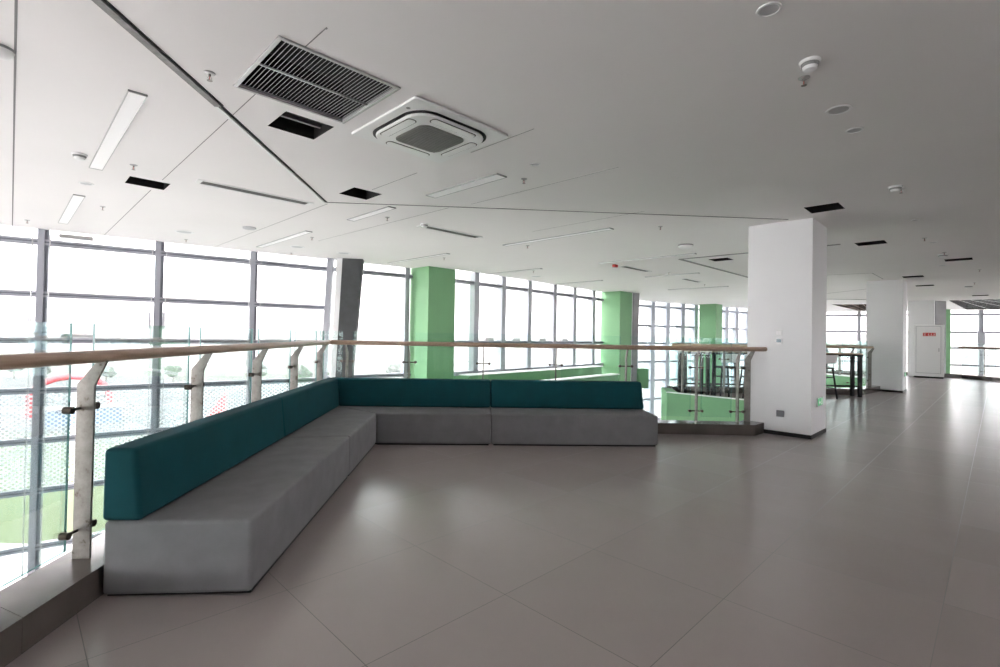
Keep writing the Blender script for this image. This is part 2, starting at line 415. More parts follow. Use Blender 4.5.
# recessed linear lights: (centre, length, width, angle, label)
def strip_light(x0, y0, x1, y1, w, label):
    a = math.atan2(y1-y0, x1-x0); L = math.hypot(x1-x0, y1-y0)
    t = thing('linear_ceiling_light', label, 'ceiling light', ((x0+x1)/2, (y0+y1)/2, ZC), a)
    m = MB(); e = .006
    for b in ((-L/2, L/2, -w/2, -w/2+e), (-L/2, L/2, w/2-e, w/2), (-L/2, -L/2+e, -w/2+e, w/2-e), (L/2-e, L/2, -w/2+e, w/2-e)): m.box(*b, -.014, 0)
    m.build('frame', M['alu'], t)
    MB().box(-L/2+e, L/2-e, -w/2+e, w/2-e, -.009, -.001).build('diffuser', M['diff'], t)
    MB().box(-L/2-.006, -L/2, -w/2, w/2, -.014, 0).build('end_cap', M['slat'], t)
    return t
for a in (
    (-2.62, 3.5, -4.3, 5.18, .115, 'long white strip light nearest the camera, left of the long reveal line'),
    (-5.38, 6.24, -7.08, 7.92, .12, 'white strip light by the left windows, beyond the smoke detector'),
    (-.01, 5.17, -.88, 6.01, .15, 'short white strip light just beyond the cassette air conditioner'),
    (-1.47, 6.56, -2.27, 7.36, .12, 'short white strip light just past where the reveal lines meet'),
    (-3.23, 8.23, -4.86, 9.86, .12, 'white strip light over the slanted concrete column side, beside two round downlights'),
    (1.7, 7.61, .06, 9.2, .12, 'thin white strip light in the middle of ceiling, above the back sofa'),
    (-1.11, 10.24, -2.7, 11.8, .1, 'strip light running toward the nearest green column'),
    (1.0, 12.27, -.4, 13.6, .1, 'strip light running toward the row of narrow windows'),
    (3.84, 9.72, 2.25, 11.2, .1, 'strip light between white ceiling dome and red ceiling box'),
    (5.06, 12.57, 4.0, 13.6, .1, 'strip light below the corner of the angled reveal line'),
    (3.0, 14.6, 1.6, 16.0, .1, 'faint strip light in front of the second green column'),
    (7.2, 15.6, 5.8, 17.0, .1, 'faint strip light between second and third green columns'),
): strip_light(*a)

def slot_diffuser(cx, cy, L, w, label, ang=R45):
    t = thing('slot_air_diffuser', label, 'air diffuser', (cx, cy, ZC), ang)
    m = MB(); e = w*.1
    for b in ((-L/2, L/2, -w/2, -w/2+e), (-L/2, L/2, w/2-e, w/2), (-L/2, -L/2+.05, -w/2+e, w/2-e), (L/2-.05, L/2, -w/2+e, w/2-e)): m.box(*b, -.01, 0)
    m.build('frame', M['warmwhite'], t)
    MB().box(-L/2+.05, L/2-.05, -w/2+e, w/2-e, -.005, -.001).build('slot', M['plinth'], t)
    for k in range(3):
        y = -w/2+e+(w-2*e)*(k+.5)/3
        MB().box(-L/2+.05, L/2-.05, y-.006, y+.004, -.009, -.004).build('slat', M['slat'], t)
slot_diffuser(-3.0, 6.02, 1.32, .18, 'long grey slot air diffuser between left windows and reveal line')
slot_diffuser(-.83, 8.08, 1.25, .18, 'dark slot air diffuser above the corner of the sofas')
slot_diffuser(3.3, 12.05, 1.27, .19, 'dark slot air diffuser beside the small red ceiling box')
slot_diffuser(5.52, 14.24, 1.15, .19, 'dark slot air diffuser near the third green column')

def strip(name, pts, w, z0, m, label=None):
    mb = MB()
    for (x0, y0), (x1, y1) in zip(pts, pts[1:]):
        a = math.atan2(y1-y0, x1-x0); L = math.hypot(x1-x0, y1-y0)
        xf = Matrix.Translation((x0, y0, 0)) @ Matrix.Rotation(a, 4, 'Z')
        mb.box(0, L, -w/2, w/2, z0, ZC-.0005, xf=xf)
    return struct(mb.build(name, m), label)
# reveals and strips in the ceiling
strip('trim_1', [(-2.03, .3), (-2.10, 2.5), (-2.15, 3.68)], .05, ZC-.012, M['strip'], 'grey aluminium strip in the ceiling above the left railing')
strip('trim_2', [(-1.995, .3), (-2.065, 2.5), (-2.115, 3.68)], .016, ZC-.004, M['jdark'], 'dark gap beside the aluminium ceiling strip')
strip('trim_3', [(-2.13, 3.68), (-2.28, 6.38)], .022, ZC-.005, M['jdark'], 'dark thin reveal line in the ceiling')
strip('trim_4', [(-2.165, 3.68), (-2.315, 6.38)], .03, ZC-.012, M['warmwhite'], 'white lip beside the ceiling reveal line')
strip('trim_5', [(-2.28, 6.38), (-1.21, 6.45), (1.07, 6.63), (3.63, 6.83), (4.0, 6.86)], .016, ZC-.006, M['strip'], 'thin reveal line in the ceiling along the back railing')
strip('trim_6', [(5.9, 8.55), (3.8, 10.46), (6.9, 13.5)], .075, ZC-.008, M['strip'], 'angled reveal line in the ceiling left of the nearest column')
strip('trim_7', [(8.31, 12.57), (9.1, 12.06), (10.24, 13.17)], .012, ZC-.003, M['joint'], 'reveal line in the ceiling beside the second column')
strip('trim_40', [(13.05, 19.72), (14.58, 19.63)], .12, ZC-.01, M['strip'], 'dark reveal in the far ceiling between the white columns')
strip('trim_41', [(11.54, 17.45), (11.69, 15.74)], .02, ZC-.004, M['joint'], None)
j = 8
for pts, w in (([(-2.2, 2.19), (-8.21, 8.24)], .012), ([(-.99, 2.71), (-1.0, 2.72)], .005), ([(-.99, 2.72), (-1.0, 2.727)], .005), ([(-1.0, 2.72), (-1.185, 2.9)], .006), ([(-1.55, 3.27), (-3.85, 5.55)], .006),
            ([(-4.27, 5.96), (-7.24, 8.94)], .007), ([(-5.86, 10.0), (-2.3, 6.46)], .006), ([(-1.54, 5.79), (-.9, 5.15)], .006), ([(-.3, 4.55), (.25, 4.0)], .004),
            ([(-3.4, 9.1), (-.71, 6.55)], .005), ([(-.4, 6.35), (1.15, 4.87)], .003), ([(.5, 7.95), (1.9, 6.55)], .003)):
    strip('trim_%d' % j, pts, w, ZC-.0022, M['joint'], None); j += 1

def sprinkler(x, y, label, group=None, s=1.0):
    t = thing('fire_sprinkler', label, 'sprinkler', (x, y, ZC), random.random()*PI, group)
    MB().lathe([(.036*s, 0), (.036*s, -.003), (.026*s, -.009*s)], 16).build('escutcheon', M['alu'], t, smooth=True)
    m = MB(); m.lathe([(.008*s, -.008), (.008*s, -.024*s)], 8)
    for k in (-1, 1): m.tube([(k*.007*s, 0, -.022*s), (k*.013*s, 0, -.034*s), (k*.004*s, 0, -.05*s)], .0022*s, 5)
    m.lathe([(.004*s, -.048*s), (.018*s, -.052*s), (.018*s, -.054*s)], 10)
    m.build('nozzle', M['copper'], t)
    MB().lathe([(.0025, -.024*s), (.003, -.046*s)], 6).build('glass_bulb', M['bulb'], t)
for x, y, lab in (
    (-1.94, 3.22, 'pendent sprinkler left of the large air grille, right of the reveal line'),
    (-3.81, 5.06, 'pendent sprinkler in front of the left black opening, beside the long strip light'),
    (-5.54, 6.81, 'pendent sprinkler right of the strip light by the left windows'),
    (-7.5, 7.76, 'pendent sprinkler at far left, close to the tall left windows'),
    (-5.9, 9.19, 'pendent sprinkler just beyond the round downlight by the left windows'),
    (-4.51, 10.55, 'pendent sprinkler between the two round downlights left of the slanted column'),
    (-3.38, 8.76, 'pendent sprinkler beside the end of the strip light near the slanted column'),
    (-1.67, 7.15, 'pendent sprinkler right of the short strip light past the reveal corner'),
    (.23, 5.29, 'pendent sprinkler under the small round downlight beyond the cassette unit'),
    (-1.26, 10.84, 'pendent sprinkler in front of the nearest green column'),
    (.49, 9.2, 'pendent sprinkler under the thin strip light above the back sofa'),
    (2.4, 7.43, 'pendent sprinkler between back reveal line and the white ceiling dome'),
    (1.93, 3.15, 'pendent sprinkler right beside the louvred smoke detector at upper right'),
    (4.39, 5.4, 'pendent sprinkler under the smoke detector in front of nearest black opening'),
    (6.82, 7.92, 'pendent sprinkler in the right part of ceiling beside two small round fittings'),
    (.84, 12.73, 'pendent sprinkler in front of the row of narrow windows'),
    (8.25, 9.15, 'pendent sprinkler beside the smoke detector at the rightmost black opening'),
    (10.9, 11.2, 'pendent sprinkler on the far right ceiling before the second white column'),
    (13.1, 13.6, 'pendent sprinkler on the far right ceiling past the second white column'),
    (5.2, 9.3, 'pendent sprinkler on the angled reveal line near the nearest white column'),
    (4.3, 12.6, 'pendent sprinkler below the corner of the angled reveal line'),
    (6.3, 15.2, 'pendent sprinkler close to the third green column'),
): sprinkler(x, y, lab, s=.95)

def detector(x, y, label, r=.055, kind='a'):
    t = thing('smoke_detector', label, 'smoke detector', (x, y, ZC))
    MB().lathe([(r*1.15, 0), (r*1.15, -.012), (r*1.05, -.018)], 28).build('base', M['warmwhite'], t, smooth=True)
    MB().lathe([(r*.98, -.018), (r*.9, -.036)], 28).build('vent_ring', M['slat'] if kind == 'a' else M['warmwhite'], t, smooth=True)
    MB().lathe([(r*.84, -.036), (r*.72, -.054), (r*.35, -.062)], 28).build('cap', M['warmwhite'], t, smooth=True)
for x, y, lab, r in (
    (1.85, 2.96, 'white louvred smoke detector at upper right, between a sprinkler and a downlight', .05),
    (-4.12, 4.77, 'dull smoke detector beside the lower end of the long strip light', .055),
    (4.27, 5.33, 'white smoke detector in front of the black opening by nearest white column', .055),
    (-1.19, 7.54, 'smoke detector at the near end of the slot diffuser above sofa corner', .055),
    (8.43, 9.38, 'white smoke detector beside the rightmost black ceiling opening', .07),
    (13.7, 14.4, 'smoke detector far right, between last black openings and open grid', .09),
): detector(x, y, lab, r)
t = thing('ceiling_dome_light', 'white round dome light on ceiling in front of the angled reveal line', 'ceiling light', (3.32, 8.86, ZC))
MB().lathe([(.13, 0), (.13, -.02)], 32).build('base', M['slat'], t)
MB().lathe([(.125, -.02), (.12, -.045), (.085, -.068), (.03, -.078)], 32).build('dome', M['warmwhite'], t, smooth=True)
t = thing('ceiling_dome_light', 'white dome cut by the left edge of the picture, near the joint line', 'ceiling light', (-3.07, 2.97, ZC))
MB().lathe([(.07, 0), (.07, -.015)], 32).build('base', M['slat'], t)
MB().lathe([(.066, -.015), (.06, -.04), (.04, -.055), (.01, -.06)], 32).build('dome', M['warmwhite'], t, smooth=True)
t = thing('ceiling_speaker', 'low round disc with dull cover on ceiling near the left windows', 'ceiling speaker', (-4.12, 8.02, ZC))
MB().lathe([(.1, 0), (.1, -.02), (.09, -.028)], 28).build('disc', M['lens'], t, smooth=True)

def downlight(x, y, r, label):
    t = thing('round_downlight', label, 'downlight', (x, y, ZC))
    m = MB(); n = 32; vs = []; fs = []
    prof = [(r*.74, 0), (r*.74, -.004), (r*.8, -.007), (r*.97, -.006), (r, 0)]
    for rr, z in prof:
        for i in range(n): vs.append((rr*math.cos(2*PI*i/n), rr*math.sin(2*PI*i/n), z))
    for jx in range(len(prof)-1):
        for i in range(n): fs.append((jx*n+i, jx*n+(i+1) % n, (jx+1)*n+(i+1) % n, (jx+1)*n+i))
    m.add(vs, fs); m.build('trim_ring', M['warmwhite'], t, smooth=True)
    MB().lathe([(r*.74, -.001), (r*.74, -.0025)], n).build('lens', M['lens'], t)
for a in (
    (1.35, 2.5, .06, 'round downlight at the top of the picture, nearest the camera'),
    (2.45, 3.58, .085, 'larger of two neighbouring round downlights right of the louvred smoke detector'),
    (2.81, 3.92, .062, 'smaller of two neighbouring round downlights right of the louvred smoke detector'),
    (.32, 4.83, .05, 'small round downlight just beyond the cassette air conditioner'),
    (-4.87, 5.74, .075, 'faint white round ceiling disc above the strip light by the left windows'),
    (-5.48, 8.48, .15, 'big round downlight at the edge of ceiling by left windows'),
    (-4.06, 9.77, .14, 'big round downlight between strip light and slanted column'),
    (-3.35, 10.44, .14, 'big round downlight directly in front of slanted column'),
    (5.7, 6.77, .05, 'small round downlight right of the nearest white column'),
    (7.25, 8.25, .06, 'small round downlight beside the sprinkler in the right part of ceiling'),
    (9.6, 10.7, .08, 'small round downlight under the rightmost black opening'),
    (1.0, 13.9, .17, 'flat round downlight near the row of narrow windows'),
): downlight(*a)
t = thing('red_alarm_box', 'small red box fixed to ceiling beside a dark slot diffuser', 'alarm box', (2.65, 11.43, ZC), R45)
MB().box(-.07, .07, -.035, .035, -.06, 0).build('housing', M['red'], t, bevel=.006)
MB().lathe([(.015, -.06), (.012, -.07)], 12).build('lens', M['lens'], t)

# open grid ceilings (dark void behind a pale lattice)
def open_grid(poly, nx, ny, label, name, border=None):
    t = thing(name, label, 'open grid ceiling', (0, 0, ZC))
    p = [Vector(q) for q in poly]
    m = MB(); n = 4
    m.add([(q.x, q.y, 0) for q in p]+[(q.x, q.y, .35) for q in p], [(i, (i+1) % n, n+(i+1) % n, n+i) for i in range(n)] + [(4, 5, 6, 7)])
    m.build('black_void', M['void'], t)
    m = MB()
    def bl(u, v): return (p[0]*(1-u)+p[1]*u)*(1-v) + (p[3]*(1-u)+p[2]*u)*v
    def bar(a, b, w, z0=-.02, z1=.04):
        d = (b-a); L = d.length; xf = Matrix.Translation((a.x, a.y, 0)) @ Matrix.Rotation(math.atan2(d.y, d.x), 4, 'Z'); m.box(0, L, -w/2, w/2, z0, z1, xf=xf)
    for i in range(nx+1): bar(bl(i/nx, 0), bl(i/nx, 1), .022, .001, .006)
    for i in range(ny+1): bar(bl(0, i/ny), bl(1, i/ny), .03, .002, .007)
    m.build('lattice', M['warmwhite'] if border is None else border, t)
open_grid(grid_poly, 5, 11, 'black open-cell ceiling with pale lattice at far right', 'open_grid_ceiling')
open_grid(grid2_poly, 4, 10, 'beige timber-framed open ceiling seen between the two white columns', 'timber_grid_ceiling', M['beige'])

# ------------------------------------------------------------------ columns
def column(name, N, a, m, z0, label, skirt=True, b=None):
    b = b or a
    root = sroot(name, label, (N[0], N[1], 0), math.radians(45))
    MB().box(0, b, 0, a, z0, ZC).build('shaft', m, root)
    if skirt:
        MB().box(-.008, b+.008, -.008, a+.008, 0, .055).build('skirting', M['skirt'], root)
    return root
k1 = column('column_1', col1, .83, M['white'], 0, 'nearest white square column with black skirting')
k2 = column('column_2', col2, .8, M['white'], 0, 'second white square column farther right')
k3 = column('column_3', col3, .8, M['white'], 0, 'white column and wall behind the hose cabinet', skirt=False)
mb = MB().prism([(17.35, 19.62), (17.92, 19.78), (18.2, 20.6), (17.4, 20.3)], 0, ZC); struct(mb.build('wall_back', M['plaster']), 'bare grey plaster wall end above the hose cabinet')
column('column_4', (-1.79, 12.2), .8, M['green'], -4.3, 'nearest green column, by the left windows', False, b=.86)
column('column_5', (4.35, 17.9), .8, M['green'], -4.3, 'second green column, at the end of narrow windows', False, b=.84)
column('column_6', (10.27, 23.45), .8, M['green'], -4.3, 'third green column, seen left of the nearest white column', False)
column('column_7', (22.27, 24.35), .8, M['green'], -4.3, 'green column at far right beside the windows', False, b=.3)

# ------------------------------------------------------------------ window walls
TZ = [2.82, 1.92, 1.12, .26, -.6, -1.46, -2.42, -3.3]
def facade(name, A, B, ts, z0, zs, label, screens=False, mw=.09, md=.17, top=ZC, cables=False, fin=None, mm=None, rungs=True):
    d = B-A; L = d.length; ang = math.atan2(d.y, d.x)
    root = sroot(name, label, (A.x, A.y, 0), ang)
    mm = mm or M['mull']
    for t_ in ts:
        o = MB().box(t_-mw/2, t_+mw/2, -.06, md-.06, z0, top)
        o.box(t_+mw/2, t_+mw/2+.05, -.02, .06, z0, top, 1)
        o.build('mullion', [mm, M['mulld']], root)
    for z in zs:
        o = MB().box(0, L, -.03, .08, z-.05, z+.05).box(0, L, -.045, -.03, z-.012, z+.012, 1)
        o.build('transom', [mm, M['mulld']], root)
    MB().box(0, L, -.06, .1, z0-.05, z0+.06).build('sill', mm, root)
    edges = [0]+list(ts)+[L]
    for a, b in zip(edges, edges[1:]):
        if b-a < .12: continue
        MB().box(a+.02, b-.02, .02, .03, z0, top).build('glass_pane', M['pane'], root)
        if screens:
            for zt, zb in ((.21, -.55), (-.65, -1.41)):
                MB().box(a+mw/2+.05, b-mw/2, .12, .122, zb, zt).build('perforated_screen', M['mesh'], root)
    return root
L1 = (F1b-F1a).length
u1 = (F1b-F1a).normalized()
def t_on(A, u, x, y): return (Vector((x, y))-A).dot(u)
t1s = [t_on(F1a, u1, -7.93, 8.47)+1.655*k for k in range(-6, 3)]
F1m = F1a+u1*(t1s[-1]+1.58)
facade('window_11', F1m, F1b, [1.62+.38], -4.3, [2.83, .3, -2.4], 'single tall window pane between slanting column and nearest green column')
w1 = facade('window_1', F1a, F1m, t1s, -4.3, TZ, 'tall left glass wall with grey mullions and perforated screens', screens=True)
t0 = t_on(F1a, u1, -7.93, 8.47)
# window openers and vent controls on the left glass wall
for tt, zz, w_ in ((t0+.46, 2.95, .46), (t0+.52, 1.21, .46), (t0-2.3, 2.95, .46)):
    MB().box(tt-w_/2, tt+w_/2, -.12, -.03, zz-.035, zz+.035).build('window_opener', M['alu'], w1, bevel=.006)
for k in (0, 1):
    for s_ in (-1, 1):
        MB().box(t0+1.655*k+s_*.11-.015, t0+1.655*k+s_*.11+.015, -.13, -.06, 1.36, 1.68).build('handle_box', M['mull'], w1, bevel=.004)
for k in (0, 1, 2):
    for s_ in (-.09, .13):
        MB().tube([(t0+1.655*k+s_, -.2, 2.95), (t0+1.655*k+s_, -.2, -4.2)], .01, 6).build('cable', M['alu'], w1)

u2 = (F2b-F2a).normalized()
t2s = [t_on(F2a, u2, x, y) for x, y in ((-.68, 13.33), (.08, 14.15), (.9, 15.05), (1.76, 16.06), (2.53, 16.95), (3.35, 17.9))]
w2 = facade('window_2', F2a, F2b, t2s, .33, [2.75, 1.15], 'row of tall narrow windows above the green ledge', mw=.17, md=.2)
for i in range(4):
    tt = (t2s[i]+t2s[i+1])/2 - .1
    MB().box(tt-.17, tt+.17, -.14, -.03, 1.19, 1.28).build('window_opener', M['alu'], w2, bevel=.008)
# green ledge under those windows
xa = Matrix.Translation((F2a.x, F2a.y, 0)) @ Matrix.Rotation(math.atan2(u2.y, u2.x), 4, 'Z')
o = MB().box(.1, 6.75, -.45, .25, -4.3, .30).box(.1, 6.8, -.47, .12, .30, .325, 1)
o.build('wall_ledge', [M['green'], M['warmwhite']]).matrix_world = xa
o = bpy.data.objects['wall_ledge']; struct(o, 'green wall under the narrow windows with pale ledge')
o = MB().box(-.6, 5.55, -1.72, -1.5, -4.3, .16).box(-.6, 5.6, -1.76, -1.46, .16, .185, 1)
o.build('wall_ledge_front', [M['green'], M['warmwhite']]).matrix_world = xa
struct(bpy.data.objects['wall_ledge_front'], 'lower green ledge stepped out in front of the narrow windows')

u3 = (F3b-F3a).normalized()
t3s = [t_on(F3a, u3, 6.65+.85*t, 22.6+.52*t) for t in (-.65, .47, 1.5, 2.58, 3.57, 4.6, 5.1, 6.08, 6.95, 8.0, 9.1)]
w3 = facade('window_3', F3a, F3b, t3s, -4.3, TZ, 'far glass wall with deep grey fins beside the third green column', mw=.26, md=.34, mm=M['fin'])
u4 = (F4b-F4a).normalized(); L4 = (F4b-F4a).length
facade('window_4', F4a, F4b, [t_on(F4a, u4, 19.94, 27.4)+3.0*k for k in (-1, 0)], -4.3, TZ, 'glass wall seen between the two white columns', mw=.11)
u5 = (F5b-F5a).normalized()
facade('window_5', F5a, F5b, [t_on(F5a, u5, 23.92, 24.52), t_on(F5a, u5, 23.92, 24.52)+3.1, t_on(F5a, u5, 23.92, 24.52)+6.2], -4.3, TZ, 'glass wall at far right above the balcony railing', mw=.12)
MB().box(t_on(F5a, u5, 23.92, 24.52)-.14, t_on(F5a, u5, 23.92, 24.52)+.14, -.2, -.07, 1.3, 1.95).build('window_opener', M['mull'], bpy.data.objects['window_5'], bevel=.02)
# short returns that close the glass line behind the green columns
for nm, A, B, z0, lab in (('window_6', Vector((4.95, 19.2)), F3a, -4.3, 'glass return beside the second green column'),
                      ('window_7', F3b, F4a, -4.3, 'glass return at the far end of the atrium')):
    facade(nm, A, B, [], z0, TZ, lab)

# slanted column by the left windows
def leaning(name, base, top, w1_, label, ang, bm_='conc'):
    r = sroot(name, label)
    def slab(nm, o0, o1, dpt, m, off):
        c, s = math.cos(ang), math.sin(ang)
        def q(P, u, v): return (P[0]+c*u-s*v, P[1]+s*u+c*v)
        o2 = o1*.5 if o0 == 0 else o1
        lo = [q(base, o0, off), q(base, o2, off), q(base, o2, off+dpt), q(base, o0, off+dpt)]
        hi = [q(top, o0, off), q(top, o1, off), q(top, o1, off+dpt), q(top, o0, off+dpt)]
        MB().prism(lo, -4.3, ZC, top=hi).build(nm, m, r, bevel=.004)
    slab('concrete_board', 0, w1_, .3, M[bm_], 0)
    slab('edge_panel', -.13, -.003, .28, M['warmwhite'], .02)
    slab('steel_fin', -.34, -.22, .25, M['mull'], .05)
    return r
leaning('column_8', (-3.85, 11.05), (-3.6, 11.15), .45, 'slanting column clad in dark grey board beside left windows', math.radians(10))
leaning('column_9', (4.9, 18.3), (5.02, 18.6), .28, 'slanting grey clad column just behind the second green column', math.radians(20), 'plaster')

# ------------------------------------------------------------------ curbs
def curb(name, pts_in, w, label):
    """stone kerb along a polyline; w to the left of travel"""
    P = [Vector(p) for p in pts_in]; out = []
    for i, p in enumerate(P):
        if i == 0: d = (P[1]-P[0]).normalized(); n = Vector((-d.y, d.x)); out.append(p+n*w)
        elif i == len(P)-1: d = (P[-1]-P[-2]).normalized(); n = Vector((-d.y, d.x)); out.append(p+n*w)
        else:
            d0 = (p-P[i-1]).normalized(); d1 = (P[i+1]-p).normalized(); n0 = Vector((-d0.y, d0.x)); n1 = Vector((-d1.y, d1.x))
            b = (n0+n1).normalized(); out.append(p+b*(w/b.dot(n0)))
    m = MB()
    for i in range(len(P)-1):
        n = max(1, round((P[i+1]-P[i]).length/1.2)); L = (P[i+1]-P[i]).length; gp = .0015/L
        for q in range(n):
            a, b = q/n + (gp if q else 0), (q+1)/n - (gp if q < n-1 else 0)
            m.prism([tuple(P[i].lerp(P[i+1], a)), tuple(P[i].lerp(P[i+1], b)), tuple(out[i].lerp(out[i+1], b)), tuple(out[i].lerp(out[i+1], a))], 0.0, .15)
    m.build(name, M['stone'])
    return struct(bpy.data.objects[name], label)
Bend = onB(1.44)
curb('trim_30', [onL(-5.5), Icor, onB(1.44), Vector((3.87, 7.18))], CW, 'polished grey-brown stone kerb under the near railing')
curb('trim_31', [Vector(p) for p in ((4.3, 12.36), (9.22, 12.5), (10.42, 13.48))], .25, 'stone kerb of the far atrium edge between the columns')
curb('trim_32', [(17.3, 19.9), (18.02, 19.2), (18.0, 18.0), (25.5, 10.6)][::1], .25, 'stone kerb at far right under the railing')
curb('trim_33', [(13.1, 20.3), (16.95, 20.35)], .2, 'stone kerb left of the hose cabinet')

# opposite balcony edge with green fascia
mb = MB().prism([(3.8, 11.17), (5.92, 9.1), (6.1, 9.3), (3.98, 11.37)], -1.3, .12).prism([(3.79, 11.17), (5.9, 9.08), (5.97, 9.15), (3.86, 11.24)], .12, .135, 1)
struct(mb.build('wall_balcony', [M['green'], M['warmwhite']]), 'green balcony front across the atrium')
mb = MB().prism([(3.9, 11.38), (4.1, 11.2), (4.35, 12.5), (4.15, 12.6)], -1.3, .1); struct(mb.build('wall_balcony_side', M['green']), 'side of the green balcony front')
mb = MB().prism([(11.95, 19.6), (12.75, 15.95), (12.95, 16.0), (12.2, 19.6)], -1.0, .1).prism([(11.9, 19.6), (12.7, 15.9), (13.1, 16.0), (12.3, 19.6)], .1, .13, 1)
struct(mb.build('wall_balcony_far', [M['green'], M['warmwhite']]), 'green balcony front seen between the white columns')
# green box hanging right of second green column
mb = MB().prism([(5.0, 18.65), (5.64, 18.6), (5.7, 19.1), (5.1, 19.1)], -.55, .18)
struct(mb.build('wall_parapet', M['green']), 'green parapet end beside the second green column')

# ------------------------------------------------------------------ railings
def post_part(root, P, inward, zb=.15, thick=.014, rail_z=1.2, lean=1, clamp=True):
    """flat bent plate: stands across the railing line, its head bends inward to the handrail"""
    prof = [(-.043, zb), (.043, zb), (.043, 1.045), (.104, rail_z-.02), (.056, rail_z-.02), (-.043, 1.055)]
    u = Vector(inward).normalized(); v = Vector((-u.y, u.x))
    vs = []
    for s_ in (-thick/2, thick/2):
        for a, z in prof: q = Vector(P)+u*a+v*s_; vs.append((q.x, q.y, z))
    n = len(prof)
    fs = [tuple(range(n)), tuple(range(2*n-1, n-1, -1))] + [(i, (i+1) % n, n+(i+1) % n, n+i) for i in range(n)]
    p = MB().add(vs, fs).build('post', M['steel'], root, bevel=.002)
    if clamp:
        for z in (.93, .3):
            q0 = Vector(P)-u*.02
            m = MB()
            for sg in (-1, 1):
                e0 = q0+v*(sg*.012); e1 = q0+v*(sg*.088)
                m.tube([(e0.x, e0.y, z), (e1.x, e1.y, z)], .008, 8)
                m.tube([(e1.x-u.x*.02, e1.y-u.y*.02, z), (e1.x+u.x*.02, e1.y+u.y*.02, z)], .019, 12)
            m.build('glass_clamp', M['clamp'], p, smooth=True)
    return p
def glass(root, A, B, z0=.22, z1=1.36, th=.012):
    A, B = Vector(A), Vector(B); d = B-A; L = d.length
    xf = Matrix.Translation((A.x, A.y, 0)) @ Matrix.Rotation(math.atan2(d.y, d.x), 4, 'Z')
    g = MB().box(.004, L-.004, -th/2, th/2, z0, z1, side=(1, 1))
    o = g.build('glass_panel', [M['rglass'], M['gedge']], root); o.matrix_local = xf
    return o

def rail_tube(root, pts, r=.034, flat=.95):
    return MB().tube(pts, r, 14, flat=flat).build('handrail', M['wood'], root, smooth=True)

rt = thing('glass_railing', 'near glass railing with wooden handrail and bent steel posts wrapping behind the sofas', 'railing', (0, 0, 0))
off_r = .075     # handrail line, outward from curb foot
hc = meet(onL(0, .085), dL, onB(0, .1), dB)
hr_end = Vector((3.87, 7.17))
b1 = onB(1.25, .11)
rail_tube(rt, [(*onL(-4, .085), 1.197), (*hc, 1.205), (*b1, 1.21), (*hr_end, 1.215)])
inL = (dL.y, -dL.x); inB = (dB.y, -dB.x)
gl = .3
for t_ in [.09+1.115*k for k in range(-4, 5)]:
    post_part(rt, onL(t_, .16), inL)
bx = (-2.25, -1.33, -.24, .82, 1.84, 2.86, 3.45)
for x in bx:
    tB = (x-Bq.x)/dB.x
    post_part(rt, onB(tB, .2), inB, rail_z=1.21)
post_part(rt, Vector((3.64, 7.23)), (.72, -.69), rail_z=1.21)
gc = meet(onL(0, gl), dL, onB(0, gl), dB)
tl = [.09+1.115*k for k in range(-4, 5)]
po = .185                                   # glass line, in the plane of the posts
for a, b in zip(tl, tl[1:]): glass(rt, onL(a+.075, po), onL(b-.075, po), z1=1.37)
gcc = meet(onL(0, po), dL, onB(0, .225), dB)
glass(rt, onL(tl[-1]+.075, po), gcc, z1=1.37)
for a, b in zip(bx, bx[1:]): glass(rt, onB((a+.075-Bq.x)/dB.x, .225), onB((b-.075-Bq.x)/dB.x, .225), z1=1.37)
glass(rt, gcc, onB((bx[0]-.075-Bq.x)/dB.x, .225), z1=1.37)

r2 = thing('glass_railing', 'glass railing on top of the green balcony front across the atrium', 'railing', (0, 0, 0))
A2, B2 = Vector((3.86, 11.3)), Vector((6.0, 9.22)); d2 = (B2-A2).normalized()
MB().tube([(*(A2+d2*.1), 1.2), (*B2, 1.2)], .03, 10).build('handrail', M['oak'], r2, smooth=True)
for k in (.35, 1.25, 2.15): post_part(r2, A2+d2*k, (d2.y*-1, d2.x), zb=.13, thick=.02)
for a, b in ((0, .95), (.95, 1.9), (1.9, 2.9)): glass(r2, A2+d2*a, A2+d2*b, z1=1.37)

r3 = thing('glass_railing', 'glass railing ending at the second white column, behind the bar tables', 'railing', (0, 0, 0))
MB().tube([(4.4, 12.5, 1.2), (9.3, 12.66, 1.2), (10.22, 13.5, 1.2)], .03, 10).build('handrail', M['oak'], r3, smooth=True)
for x in (5.0, 6.0, 7.0, 8.0, 9.0): post_part(r3, Vector((x, 12.52+.02*(x-5))), (0, -1), thick=.02)
post_part(r3, Vector((10.08, 13.42)), (.7, -.7), thick=.03)
ex = [4.4, 5.4, 6.4, 7.4, 8.4, 9.3]
for a, b in zip(ex, ex[1:]): glass(r3, (a, 12.66), (b, 12.68), z1=1.37)
glass(r3, (9.3, 12.72), (10.2, 13.68), z1=1.37)

r4 = thing('glass_railing', 'glass railing at far right edge in front of the windows', 'railing', (0, 0, 0))
MB().tube([(18.05, 19.35, 1.2), (18.12, 18.08, 1.2), (25.6, 10.7, 1.2)], .035, 10).build('handrail', M['wood'], r4, smooth=True)
for p in ((18.2, 18.5), (19.2, 17.2), (20.3, 16.1)): post_part(r4, Vector(p), (-.7, -.7), thick=.03)
for a, b in (((18.22, 19.4), (18.27, 18.15)), ((18.27, 18.15), (19.4, 17.05)), ((19.4, 17.05), (20.6, 15.9)), ((20.6, 15.9), (21.8, 14.7))): glass(r4, a, b, z1=1.37)

